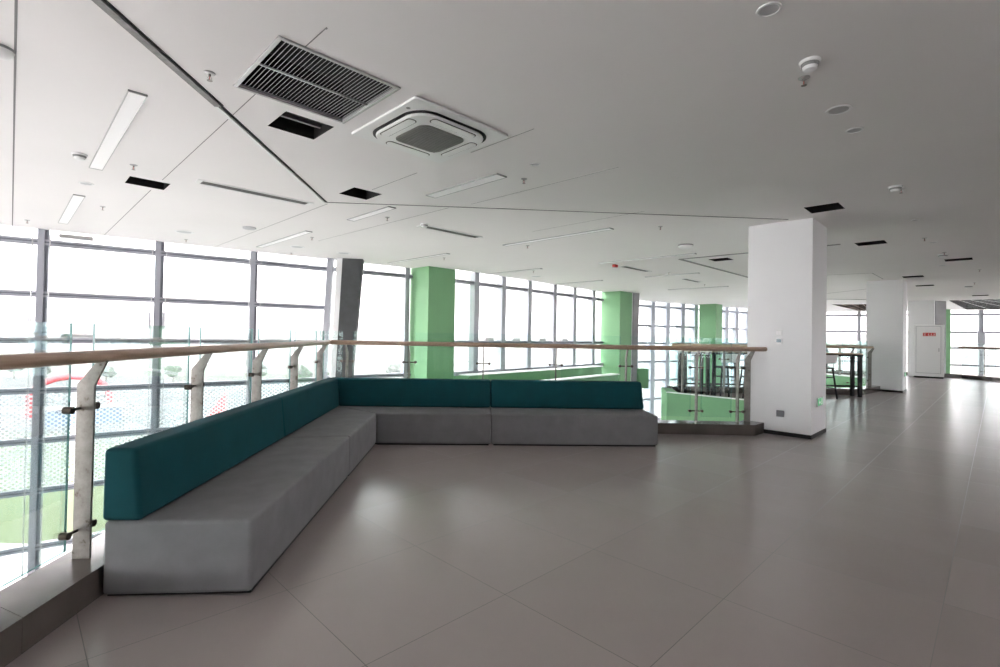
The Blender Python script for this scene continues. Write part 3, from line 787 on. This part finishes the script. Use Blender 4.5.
r5 = thing('glass_railing', 'short glass railing left of the white hose cabinet', 'railing', (0, 0, 0))
MB().tube([(13.2, 20.45, 1.2), (16.95, 20.45, 1.2)], .035, 10).build('handrail', M['oak'], r5, smooth=True)
for x in (13.6, 15.0, 16.4): post_part(r5, Vector((x, 20.45)), (0, -1), thick=.03)
for a, b in ((13.2, 14.4), (14.4, 15.6), (15.6, 16.8)): glass(r5, (a, 20.55), (b, 20.55), z1=1.37)
r6 = thing('glass_railing', 'glass railing on the distant green balcony between the white columns', 'railing', (0, 0, 0))
MB().tube([(12.1, 19.5, 1.2), (12.85, 16.1, 1.2)], .03, 10).build('handrail', M['oak'], r6, smooth=True)
for k in (.1, .45, .8): post_part(r6, Vector((12.05+.7*k, 19.4-3.3*k)), (1, .2), zb=.13, thick=.03)
glass(r6, (12.0, 19.5), (12.38, 17.8), z1=1.37); glass(r6, (12.38, 17.8), (12.78, 16.05), z1=1.37)

# ------------------------------------------------------------------ sofas
def sofa(name, label, seat, back, back_top, n_origin):
    """footprints in metres; back given by its footprint and a narrower top footprint"""
    o = Vector(n_origin)
    t = thing(name, label, 'sofa', (o.x, o.y, 0))
    L = lambda poly: [(Vector(p).x-o.x, Vector(p).y-o.y) for p in poly]
    cx = sum(p[0] for p in L(seat))/len(seat); cy = sum(p[1] for p in L(seat))/len(seat)
    MB().prism([(cx+(x-cx)*.97, cy+(y-cy)*.97) for x, y in L(seat)], 0, .03).build('plinth', M['plinth'], t)
    s = MB().prism(L(seat), .014, .383).build('seat', M['grey'], t, bevel=.022, seg=4)
    b = MB().prism(L(back), .385, .748, top=L(back_top)).build('backrest', M['teal'], t, bevel=.026, seg=4)
    return t
# left run: frame along aS
aS = math.radians(94.5); dS = Vector((math.cos(aS), math.sin(aS))); nS = Vector((dS.y, -dS.x))
S0 = Vector((-1.962, 2.468))
def ls(t, w): return tuple(S0 + dS*t + nS*(w*(1+.017*t)))
# back run: front foot line
aT = math.radians(2.6); dT = Vector((math.cos(aT), math.sin(aT))); nT = Vector((-dT.y, dT.x))
def lline(w): p = Vector(ls(0, w)); return p, (Vector(ls(3, w))-p).normalized()
FC = Vector(meet(*lline(.718), Vector((-1.49, 5.97)), dT))   # inner front corner
def bs(t, w): return tuple(FC + dT*t + nT*w)
BCn = meet(S0, dS, Vector(bs(0, 0.70)), dT)                               # outer back corner
tb = (Vector((BCn)) - S0).dot(dS)
ts1 = 2.105; ts2 = 2.0                                                              # seam between left modules
bd, bt = .185, .148
def isect(w1, w2): return tuple(meet(*lline(w1), Vector(bs(0, w2)), dT))
g = .0006
sofa('corner_sofa_unit', 'near left sofa unit, grey seat and teal back, end facing the camera',
     [ls(0, 0), ls(0, .718), ls(ts1-g, .718), ls(ts2-g, 0)],
     [ls(-.01, -.006), ls(-.01, bd), ls(ts2-g, bd), ls(ts2-g, 0)], [ls(-.006, -.006), ls(-.006, bt), ls(ts2-g, bt), ls(ts2-g, 0)], ls(1, .35))
sofa('corner_sofa_unit', 'shorter left sofa unit running into the corner, lighter teal back',
     [ls(ts2+g, 0), ls(ts1+g, .718), tuple(FC - nT*.0), tuple(BCn)],
     [ls(ts2+g, 0), ls(ts2+g, bd), isect(bd, 0.70-bd), tuple(BCn)], [ls(ts2+g, 0), ls(ts2+g, bt), isect(bt, 0.70-bt), tuple(BCn)], ls(3, .35))
tm = 1.39; te = 3.465
dx = Vector((.0015, 0))
sofa('corner_sofa_unit', 'back sofa unit starting from the corner, left of the centre seam',
     [tuple(FC+dx), bs(tm-g, 0), bs(tm-g, 0.70), tuple(BCn+dx)],
     [tuple(Vector(isect(bd, 0.70-bd))+dx), bs(tm-g, 0.70-bd), bs(tm-g, 0.70), tuple(BCn+dx)],
     [tuple(Vector(isect(bt, 0.70-bt))+dx), bs(tm-g, 0.70-bt), bs(tm-g, 0.70), tuple(BCn+dx)], bs(.7, .35))
sofa('corner_sofa_unit', 'back sofa unit at right end of the row, beside the stone kerb',
     [bs(tm+g, 0), bs(te, 0), bs(te, 0.70), bs(tm+g, 0.70)],
     [bs(tm+g, 0.70-bd), bs(te, 0.70-bd), bs(te, 0.70), bs(tm+g, 0.70)], [bs(tm+g, 0.70-bt), bs(te-.03, 0.70-bt), bs(te-.03, 0.70), bs(tm+g, 0.70)], bs(2.4, .35))

units = [o for o in bpy.data.objects if o.name.startswith('corner_sofa_unit') and o.type == 'EMPTY']
def seam(unit, p, q, w=.0016):
    p, q = Vector(p), Vector(q); d = (q-p).normalized(); n = Vector((-d.y, d.x))*w
    p = p+d*.008; q = q-d*.008; o = unit.location
    MB().prism([(v.x-o.x, v.y-o.y) for v in (p-n, q-n, q+n, p+n)], .03, .376).build('seam', M['plinth'], unit)  # black strip added to draw the shade in the gap between seats
seam(units[1], ls(ts2+.003, 0), ls(ts1+.003, .718)); seam(units[3], bs(tm+.003, 0), bs(tm+.003, .70))

# ------------------------------------------------------------------ fittings on the columns
def on_face(name, label, cat, N, side, u, z0, z1, w, d=.012):
    """side 'L': front-left face, 'R': front-right face; u = distance from the near edge"""
    a = math.radians(135 if side == 'L' else 45)
    P = Vector(N)+Vector((math.cos(a), math.sin(a)))*u
    rz = math.radians(-45) if side == 'L' else math.radians(45)
    return thing(name, label, cat, (P.x, P.y, z0), rz)
t = on_face('wall_switch', 'white switch panel on the nearest column, above the thermostat', 'switch', col1, 'L', .41, 1.405, 1.5, .1)
MB().box(-.048, .048, -.014, -.001, 0, .095).build('plate', M['warmwhite'], t, bevel=.004)
MB().box(-.03, -.002, -.018, -.013, .02, .075).build('rocker', M['diff'], t, bevel=.002)
MB().box(.002, .03, -.018, -.013, .02, .075).build('rocker', M['diff'], t, bevel=.002)
t = on_face('thermostat', 'white thermostat with dark screen on the nearest column, below the switch', 'thermostat', col1, 'L', .40, 1.29, 1.37, .1)
MB().box(-.045, .045, -.018, -.001, 0, .085).build('housing', M['warmwhite'], t, bevel=.004)
MB().box(-.035, .027, -.021, -.017, .028, .075).build('screen', M['lcd'], t)
for k in range(3): MB().box(-.03+k*.022, -.018+k*.022, -.0205, -.017, .01, .018).build('button', M['diff'], t)
t = on_face('wall_socket', 'dark grey metal socket plate low on the nearest column', 'socket', col1, 'L', .38, .262, .35, .1)
MB().box(-.05, .05, -.01, -.001, 0, .09).build('plate', M['metalplate'], t, bevel=.003)
MB().box(-.035, .035, -.013, -.009, .018, .072).build('flap', M['metalplate'], t, bevel=.003)

def exit_sign(N, side, u, z0, label, w=.3, h=.125):
    t = on_face('exit_sign', label, 'exit sign', N, side, u, z0, z0+h, w)
    MB().box(-w/2, w/2, -.016, -.001, 0, h).build('frame', M['alu'], t, bevel=.003)
    MB().box(-w/2+.012, w/2-.012, -.019, -.015, .012, h-.012).build('green_panel', M['signg'], t)
    m = MB()
    def q(pts): 
        n = len(pts); m.add([(x, -.0205, z) for x, z in pts]+[(x, -.0185, z) for x, z in pts], [tuple(range(n)), tuple(range(2*n-1, n-1, -1))]+[(i, (i+1) % n, n+(i+1) % n, n+i) for i in range(n)])
    s = h/.125
    q([(-.09, .055*s), (-.055, .085*s), (-.055, .066*s), (-.01, .066*s), (-.01, .044*s), (-.055, .044*s), (-.055, .025*s)])    # arrow
    q([(.028, .022*s), (.09, .022*s), (.09, .03*s), (.028, .03*s)]); q([(.1, .022*s), (.108, .022*s), (.108, .1*s), (.1, .1*s)]); q([(.04, .092*s), (.1, .092*s), (.1, .1*s), (.04, .1*s)])  # door
    q([(.052, .05*s), (.066, .05*s), (.074, .074*s), (.06, .078*s)]); q([(.064, .08*s), (.074, .08*s), (.074, .09*s), (.064, .09*s)])     # runner body, head
    q([(.052, .05*s), (.058, .05*s), (.05, .034*s), (.03, .034*s), (.03, .04*s), (.045, .04*s)]); q([(.06, .052*s), (.066, .052*s), (.082, .038*s), (.076, .03*s)])
    q([(.046, .062*s), (.062, .072*s), (.062, .077*s), (.042, .066*s)]); q([(.07, .07*s), (.088, .062*s), (.088, .067*s), (.072, .077*s)])
    m.build('running_man_symbol', M['signw'], t)
exit_sign(col1, 'R', .43, .42, 'green running-man exit sign low on the right side of nearest column')
exit_sign(col2, 'R', .4, .42, 'green exit sign low on the side of the second white column')

# hose cabinet in front of the far white column
t = thing('hose_cabinet', 'tall white fire hose cabinet with red sign at far right', 'cabinet', (16.5, 18.95, 0), math.radians(-41))
MB().box(-.45, .45, 0, .35, .06, 2.05).build('body', M['warmwhite'], t, bevel=.01)
MB().box(-.43, .43, .03, .33, 0, .06).build('plinth', M['skirt'], t)
d = MB().box(-.36, .34, -.03, -.001, .2, 1.97).build('door', M['warmwhite'], t, bevel=.008)
MB().box(-.38, .36, -.006, -.0005, .18, 1.99).build('door_gap', M['lens'], t)
MB().box(.28, .31, -.05, -.03, 1.02, 1.16).build('handle', M['alu'], d, bevel=.004)
s = MB().box(-.17, .2, -.036, -.0305, 1.61, 1.74).build('red_sign', M['red'], d)
m = MB()
for k in range(3):
    x = -.03+k*.08
    m.box(x, x+.05, -.039, -.0365, 1.69, 1.7).box(x+.02, x+.03, -.039, -.0365, 1.65, 1.72).box(x, x+.05, -.039, -.0365, 1.655, 1.664)
m.box(-.03, .19, -.039, -.0365, 1.62, 1.632); m.box(-.155, -.07, -.039, -.0365, 1.64, 1.65).box(-.155, -.07, -.039, -.0365, 1.7, 1.71).box(-.12, -.105, -.039, -.0365, 1.64, 1.71)
m.build('white_lettering', M['warmwhite'], s)

# ------------------------------------------------------------------ bar tables and stools
def bar_table(x0, x1, y0, y1, label):
    t = thing('bar_table', label, 'table', ((x0+x1)/2, (y0+y1)/2, 0)); L, W = x1-x0, y1-y0
    MB().box(-L/2, L/2, -W/2, W/2, 1.035, 1.065).build('tabletop', M['oak'], t, bevel=.003)
    m = MB(); a, b = L/2-.01, W/2-.01
    for s_ in (-1, 1): m.box(-a, a, s_*b-.02, s_*b+.02, .985, 1.034)
    for s_ in (-1, 1): m.box(s_*a-.02, s_*a+.02, -b, b, .986, 1.033)
    m.build('frame', M['black'], t)
    for sx in (-1, 1):
        for sy in (-1, 1):
            MB().box(sx*(a-.035)-.035, sx*(a-.035)+.035, sy*(b-.035)-.035, sy*(b-.035)+.035, 0, .985).build('leg', M['black'], t)
    m = MB()
    for s_ in (-1,): m.box(-a, a, b-.015, b+.015, .22, .26)
    for s_ in (-1, 1): m.box(s_*a-.015, s_*a+.015, -b, b, .22, .26)
    m.build('footrail', M['black'], t)
for a in ((4.4, 5.03, 11.75, 12.2, 'black-legged bar table farthest left, behind the green balcony railing'),
          (5.09, 6.7, 11.75, 12.2, 'middle bar table of the row, mostly behind the nearest white column'),
          (7.5, 8.82, 11.95, 12.3, 'black-framed bar table with wooden top between the two white columns')): bar_table(*a)
def stool():
    t = thing('bar_stool', '', 'stool', (0, 0, 0))
    MB().prism(rrect(.4, .38, .08), .70, .735).build('seat', M['black'], t, bevel=.01)
    vs = MB(); prof = []
    b = MB()
    for i in range(7):
        u = -1+2*i/6; x = .2*u; y = -.19+.04*(1-u*u)*-1
        prof.append((x, y))
    n = len(prof)
    V = [(x, y-.0, .83) for x, y in prof]+[(x*1.0, y-.05, 1.03) for x, y in prof]+[(x, y+.015, .83) for x, y in prof]+[(x, y-.035, 1.03) for x, y in prof]
    F = [(i, i+1, n+i+1, n+i) for i in range(n-1)]+[(2*n+i, 2*n+i+1, 3*n+i+1, 3*n+i) for i in range(n-1)]+[(n+i, n+i+1, 3*n+i+1, 3*n+i) for i in range(n-1)]+[(i, i+1, 2*n+i+1, 2*n+i) for i in range(n-1)]+[(0, n, 3*n, 2*n), (n-1, 2*n-1, 4*n-1, 3*n-1)]
    b.add(V, F).build('backrest', M['warmwhite'], t)
    m = MB()
    for s_ in (-.12, .12): m.tube([(s_, -.17, .7), (s_, -.2, .95)], .009, 6)
    m.build('back_support', M['black'], t)
    for sx in (-1, 1):
        for sy in (-1, 1): MB().tube([(sx*.15, sy*.14, .718), (sx*.22, sy*.2, 0)], .02, 6).build('leg', M['black'], t)
    m = MB()
    for z, k in ((.25, .93), (.5, .78)):
        x, y = .235*k*.93, .215*k*.93
        m.tube([(-x, -y, z), (x, -y, z)], .009, 6).tube([(-x, y, z), (x, y, z)], .009, 6).tube([(-x, -y, z), (-x, y, z)], .009, 6).tube([(x, -y, z), (x, y, z)], .009, 6)
    m.build('footrest', M['black'], t)
    return t
s0 = stool()
for i, (x, y, rz, lab) in enumerate(((7.6, 11.6, .35, 'black bar stool with white backrest in front of the right-hand bar table'),
        (5.15, 11.25, .1, 'black bar stool at left bar table, nearest the corner of green balcony'),
        (5.72, 11.2, -.2, 'black bar stool at left bar table, nearer the white column'))):
    s_ = s0 if i == 0 else copy_tree(s0)
    s_.location = (x, y, 0); s_.rotation_euler = (0, 0, rz); s_['label'] = lab

# ------------------------------------------------------------------ walls behind and beside the camera (rest of the hall)
facade('window_added_9', Vector((-5, -9)), Vector((-17, -9)), [2.4*k for k in range(1, 5)], -4.3, TZ, 'unseen glass wall at the other end of the hall, added to let in light')  # end glazing out of view, added to bring daylight indoors
facade('window_added_10', Vector((31, 20.6)), Vector((31, -9)), [2.4*k for k in range(1, 12)], -4.3, TZ, 'unseen glass wall on the right side of the hall, added for more light')  # glazing out of view, added full length to light the right-hand ceiling
mb = MB().box(-5, 31, -9.2, -9, -4.3, ZC); struct(mb.build('wall_behind', M['white']), 'white end wall')
F8a, F8b = Vector((-17, -9)), Vector((-17, 1.66))
facade('window_8', F8a, F8b, [1.2+1.65*k for k in range(6)], -4.3, TZ, 'glass side wall of the hall')

# ------------------------------------------------------------------ outside
GZ = -5.0
def ground(name, poly, z, m, label, cat=None):
    o = flatpoly(name, poly, [], z, None).build(name, m)
    return struct(o, label)
ground('ground_field', [(-400, -60), (500, -60), (500, 900), (-500, 900)], GZ, M['grass2'], 'pale grass land stretching to the hills')
ground('ground_lawn', [(-60, 12), (60, 12), (60, 27), (-60, 27)], GZ+.03, M['grass'], 'bright green lawn outside the left windows')
ground('ground_paving', [(-60, -12), (60, -12), (60, 14.4), (-60, 14.4)], GZ+.06, M['paving'], 'white paving beside the building')
ground('ground_plaza', [(-90, 30), (120, 30), (120, 62), (-90, 62)], GZ+.04, M['road'], 'grey open parking ground beyond the lawn')

def blob(seed, r, sz, n=2):
    bm = bmesh.new(); bmesh.ops.create_icosphere(bm, subdivisions=n, radius=1)
    rnd = random.Random(seed)
    for v in bm.verts: v.co *= r*(1+rnd.uniform(-.18, .18)); v.co.z *= sz
    vs = [tuple(v.co) for v in bm.verts]; fs = [tuple(v.index for v in f.verts) for f in bm.faces]; bm.free(); return vs, fs
def tree(seed):
    t = thing('tree', '', 'tree', (0, 0, GZ))
    m = MB(); rnd = random.Random(seed)
    m2 = MB().tube([(0, 0, 0), (.05, 0, 1.2), (0, .05, 2.6)], .14, 8); m2.build('trunk', M['bark'], t)
    for k in range(7):
        vs, fs = blob(seed*10+k, rnd.uniform(.8, 1.25), .85)
        m.add(vs, fs, xf=Matrix.Translation((rnd.uniform(-.9, .9), rnd.uniform(-.9, .9), 2.1+rnd.uniform(0, 1.7))))
    m.build('crown', M['leaf'], t); return t
protos = [tree(k) for k in range(4)]
near_t = [(-52, 40, .7), (-59, 44, .8), (-47, 43, .6), (-39, 43, .65), (-36, 56, .8), (-30, 46, .7), (-24, 44, .7), (-19, 40, .6), (-24, 62, .9), (-14, 50, .8), (-8, 62, .8)]
k = 0
def plant(x, y, s, lab, grp):
    global k
    o = protos[k] if k < 4 else copy_tree(protos[k % 4]); k += 1
    o.location = (x, y, GZ); o.scale = (s, s, s); o.rotation_euler = (0, 0, random.random()*6); o['label'] = lab; o['group'] = grp
for x, y, s in near_t: plant(x, y+16, s*.75, 'small leafy tree standing on the grass beyond the parking ground', 'small trees beyond the parking ground')
for i in range(70):
    a = math.radians(-52+104*i/69+random.uniform(-.25, .25)); D = (150, 185, 165)[i % 3]+random.uniform(-4, 4)
    plant(D*math.sin(a), D*math.cos(a), random.uniform(1.5, 2.4), 'distant hazy tree in the long tree line on the horizon', 'tree line on the horizon')
hm = MB()
for i in range(60):
    a0, a1 = math.radians(-60+2*i), math.radians(-58+2*i)
    h0 = 8+6*math.sin(i*.35)+3*math.sin(i*1.1); h1 = 8+6*math.sin((i+1)*.35)+3*math.sin((i+1)*1.1)
    D = 600
    p = lambda a, d, z: (d*math.sin(a), d*math.cos(a), z)
    hm.add([p(a0, D, GZ-1), p(a1, D, GZ-1), p(a1, D+120, GZ+h1), p(a0, D+120, GZ+h0), p(a1, D+300, GZ), p(a0, D+300, GZ)], [(0, 1, 2, 3), (3, 2, 4, 5)])
struct(hm.build('ground_hills', M['hill']), 'low hazy hills on the horizon')

t = thing('inflatable_arch', 'red inflatable arch standing on ground outside the left windows', 'inflatable arch', (-31.2, 36, GZ), math.radians(40))
pts = [(-2.2, 0, 0)] + [(-2.2*math.cos(PI*i/14), 0, 1.3+1.5*math.sin(PI*i/14)) for i in range(15)] + [(2.2, 0, 0)]
MB().tube(pts, .22, 10).build('tube', M['inflat'], t, smooth=True)
for sx in (-1, 1): MB().box(sx*2.2-.3, sx*2.2+.3, -.4, .4, 0, .12).build('foot', M['inflat'], t)
t = thing('flag_banner', 'red triangular flag on a pole outside, seen through perforated screen behind the sofa', 'flag', (-18.3, 33.2, GZ), math.radians(30))
MB().tube([(0, 0, 0), (0, 0, 2.4)], .03, 6).build('pole', M['alu'], t)
MB().add([(0, 0, .3), (0, 0, 2.3), (-1.3, .05, .5), (0, .02, .3), (0, .02, 2.3), (-1.3, .07, .5)], [(0, 1, 2), (5, 4, 3), (0, 2, 5, 3), (1, 4, 5, 2), (0, 3, 4, 1)]).build('cloth', M['inflat'], t)
t = thing('blue_booth', 'long blue-grey booth on the parking ground outside the left windows', 'booth', (-27.6, 33, GZ), math.radians(38))
MB().box(-1.9, 1.9, -.8, .8, 0, 1.05).build('walls', M['blue'], t)
MB().box(-2, 2, -.9, .9, 1.05, 1.12).build('roof', M['paving'], t)

# morning haze over the land
m = bpy.data.materials.new('haze'); m.use_nodes = True; nt = m.node_tree; nt.nodes.clear()
vo = nt.nodes.new('ShaderNodeVolumeScatter'); vo.inputs['Color'].default_value = (1, 1, 1, 1); vo.inputs['Density'].default_value = .008; vo.inputs['Anisotropy'].default_value = 0
oo = nt.nodes.new('ShaderNodeOutputMaterial'); nt.links.new(vo.outputs[0], oo.inputs['Volume'])
o = MB().box(-420, 520, 42, 860, GZ-2, 45).build('haze', m); tag(o, 'white haze over the fields and hills', 'haze', kind='stuff')
# ------------------------------------------------------------------ light, sky, camera
w = bpy.data.worlds.new('sky'); bpy.context.scene.world = w; w.use_nodes = True
nt = w.node_tree; bg = nt.nodes['Background']
bg.inputs['Color'].default_value = (1, .94, .965, 1); bg.inputs['Strength'].default_value = 4.8

cam = bpy.data.cameras.new('camera'); co_ = bpy.data.objects.new('camera', cam); C.objects.link(co_)
bpy.context.scene.camera = co_
f = 492.5
cam.sensor_width = 36; cam.lens = f*36/1000; cam.clip_end = 2000; cam.clip_start = .05
pitch, roll = math.radians(.8), math.radians(1.0)
yc = 335.6 - f*math.tan(pitch)
cam.shift_y = (yc-333.5)/1000
right = Vector((math.cos(roll), -math.sin(roll)*0, 0))
fwd = Vector((0, math.cos(pitch), math.sin(pitch))); up0 = Vector((0, -math.sin(pitch), math.cos(pitch))); r0 = Vector((1, 0, 0))
right = r0*math.cos(roll) + up0*math.sin(roll); up = -r0*math.sin(roll) + up0*math.cos(roll)
mw = Matrix.Identity(4)
for i in range(3): mw[i][0] = right[i]; mw[i][1] = up[i]; mw[i][2] = -fwd[i]
mw[2][3] = 1.345
co_.matrix_world = mw

sc = bpy.context.scene
sc.view_settings.view_transform = 'Standard'; sc.view_settings.look = 'None'
sc.view_settings.gamma = 1; sc.view_settings.use_curve_mapping = False
sc.view_settings.exposure = 1.68
sc.cycles.transparent_max_bounces = 32
sc.cycles.max_bounces = 10; sc.cycles.diffuse_bounces = 6
sc.cycles.sample_clamp_indirect = 6
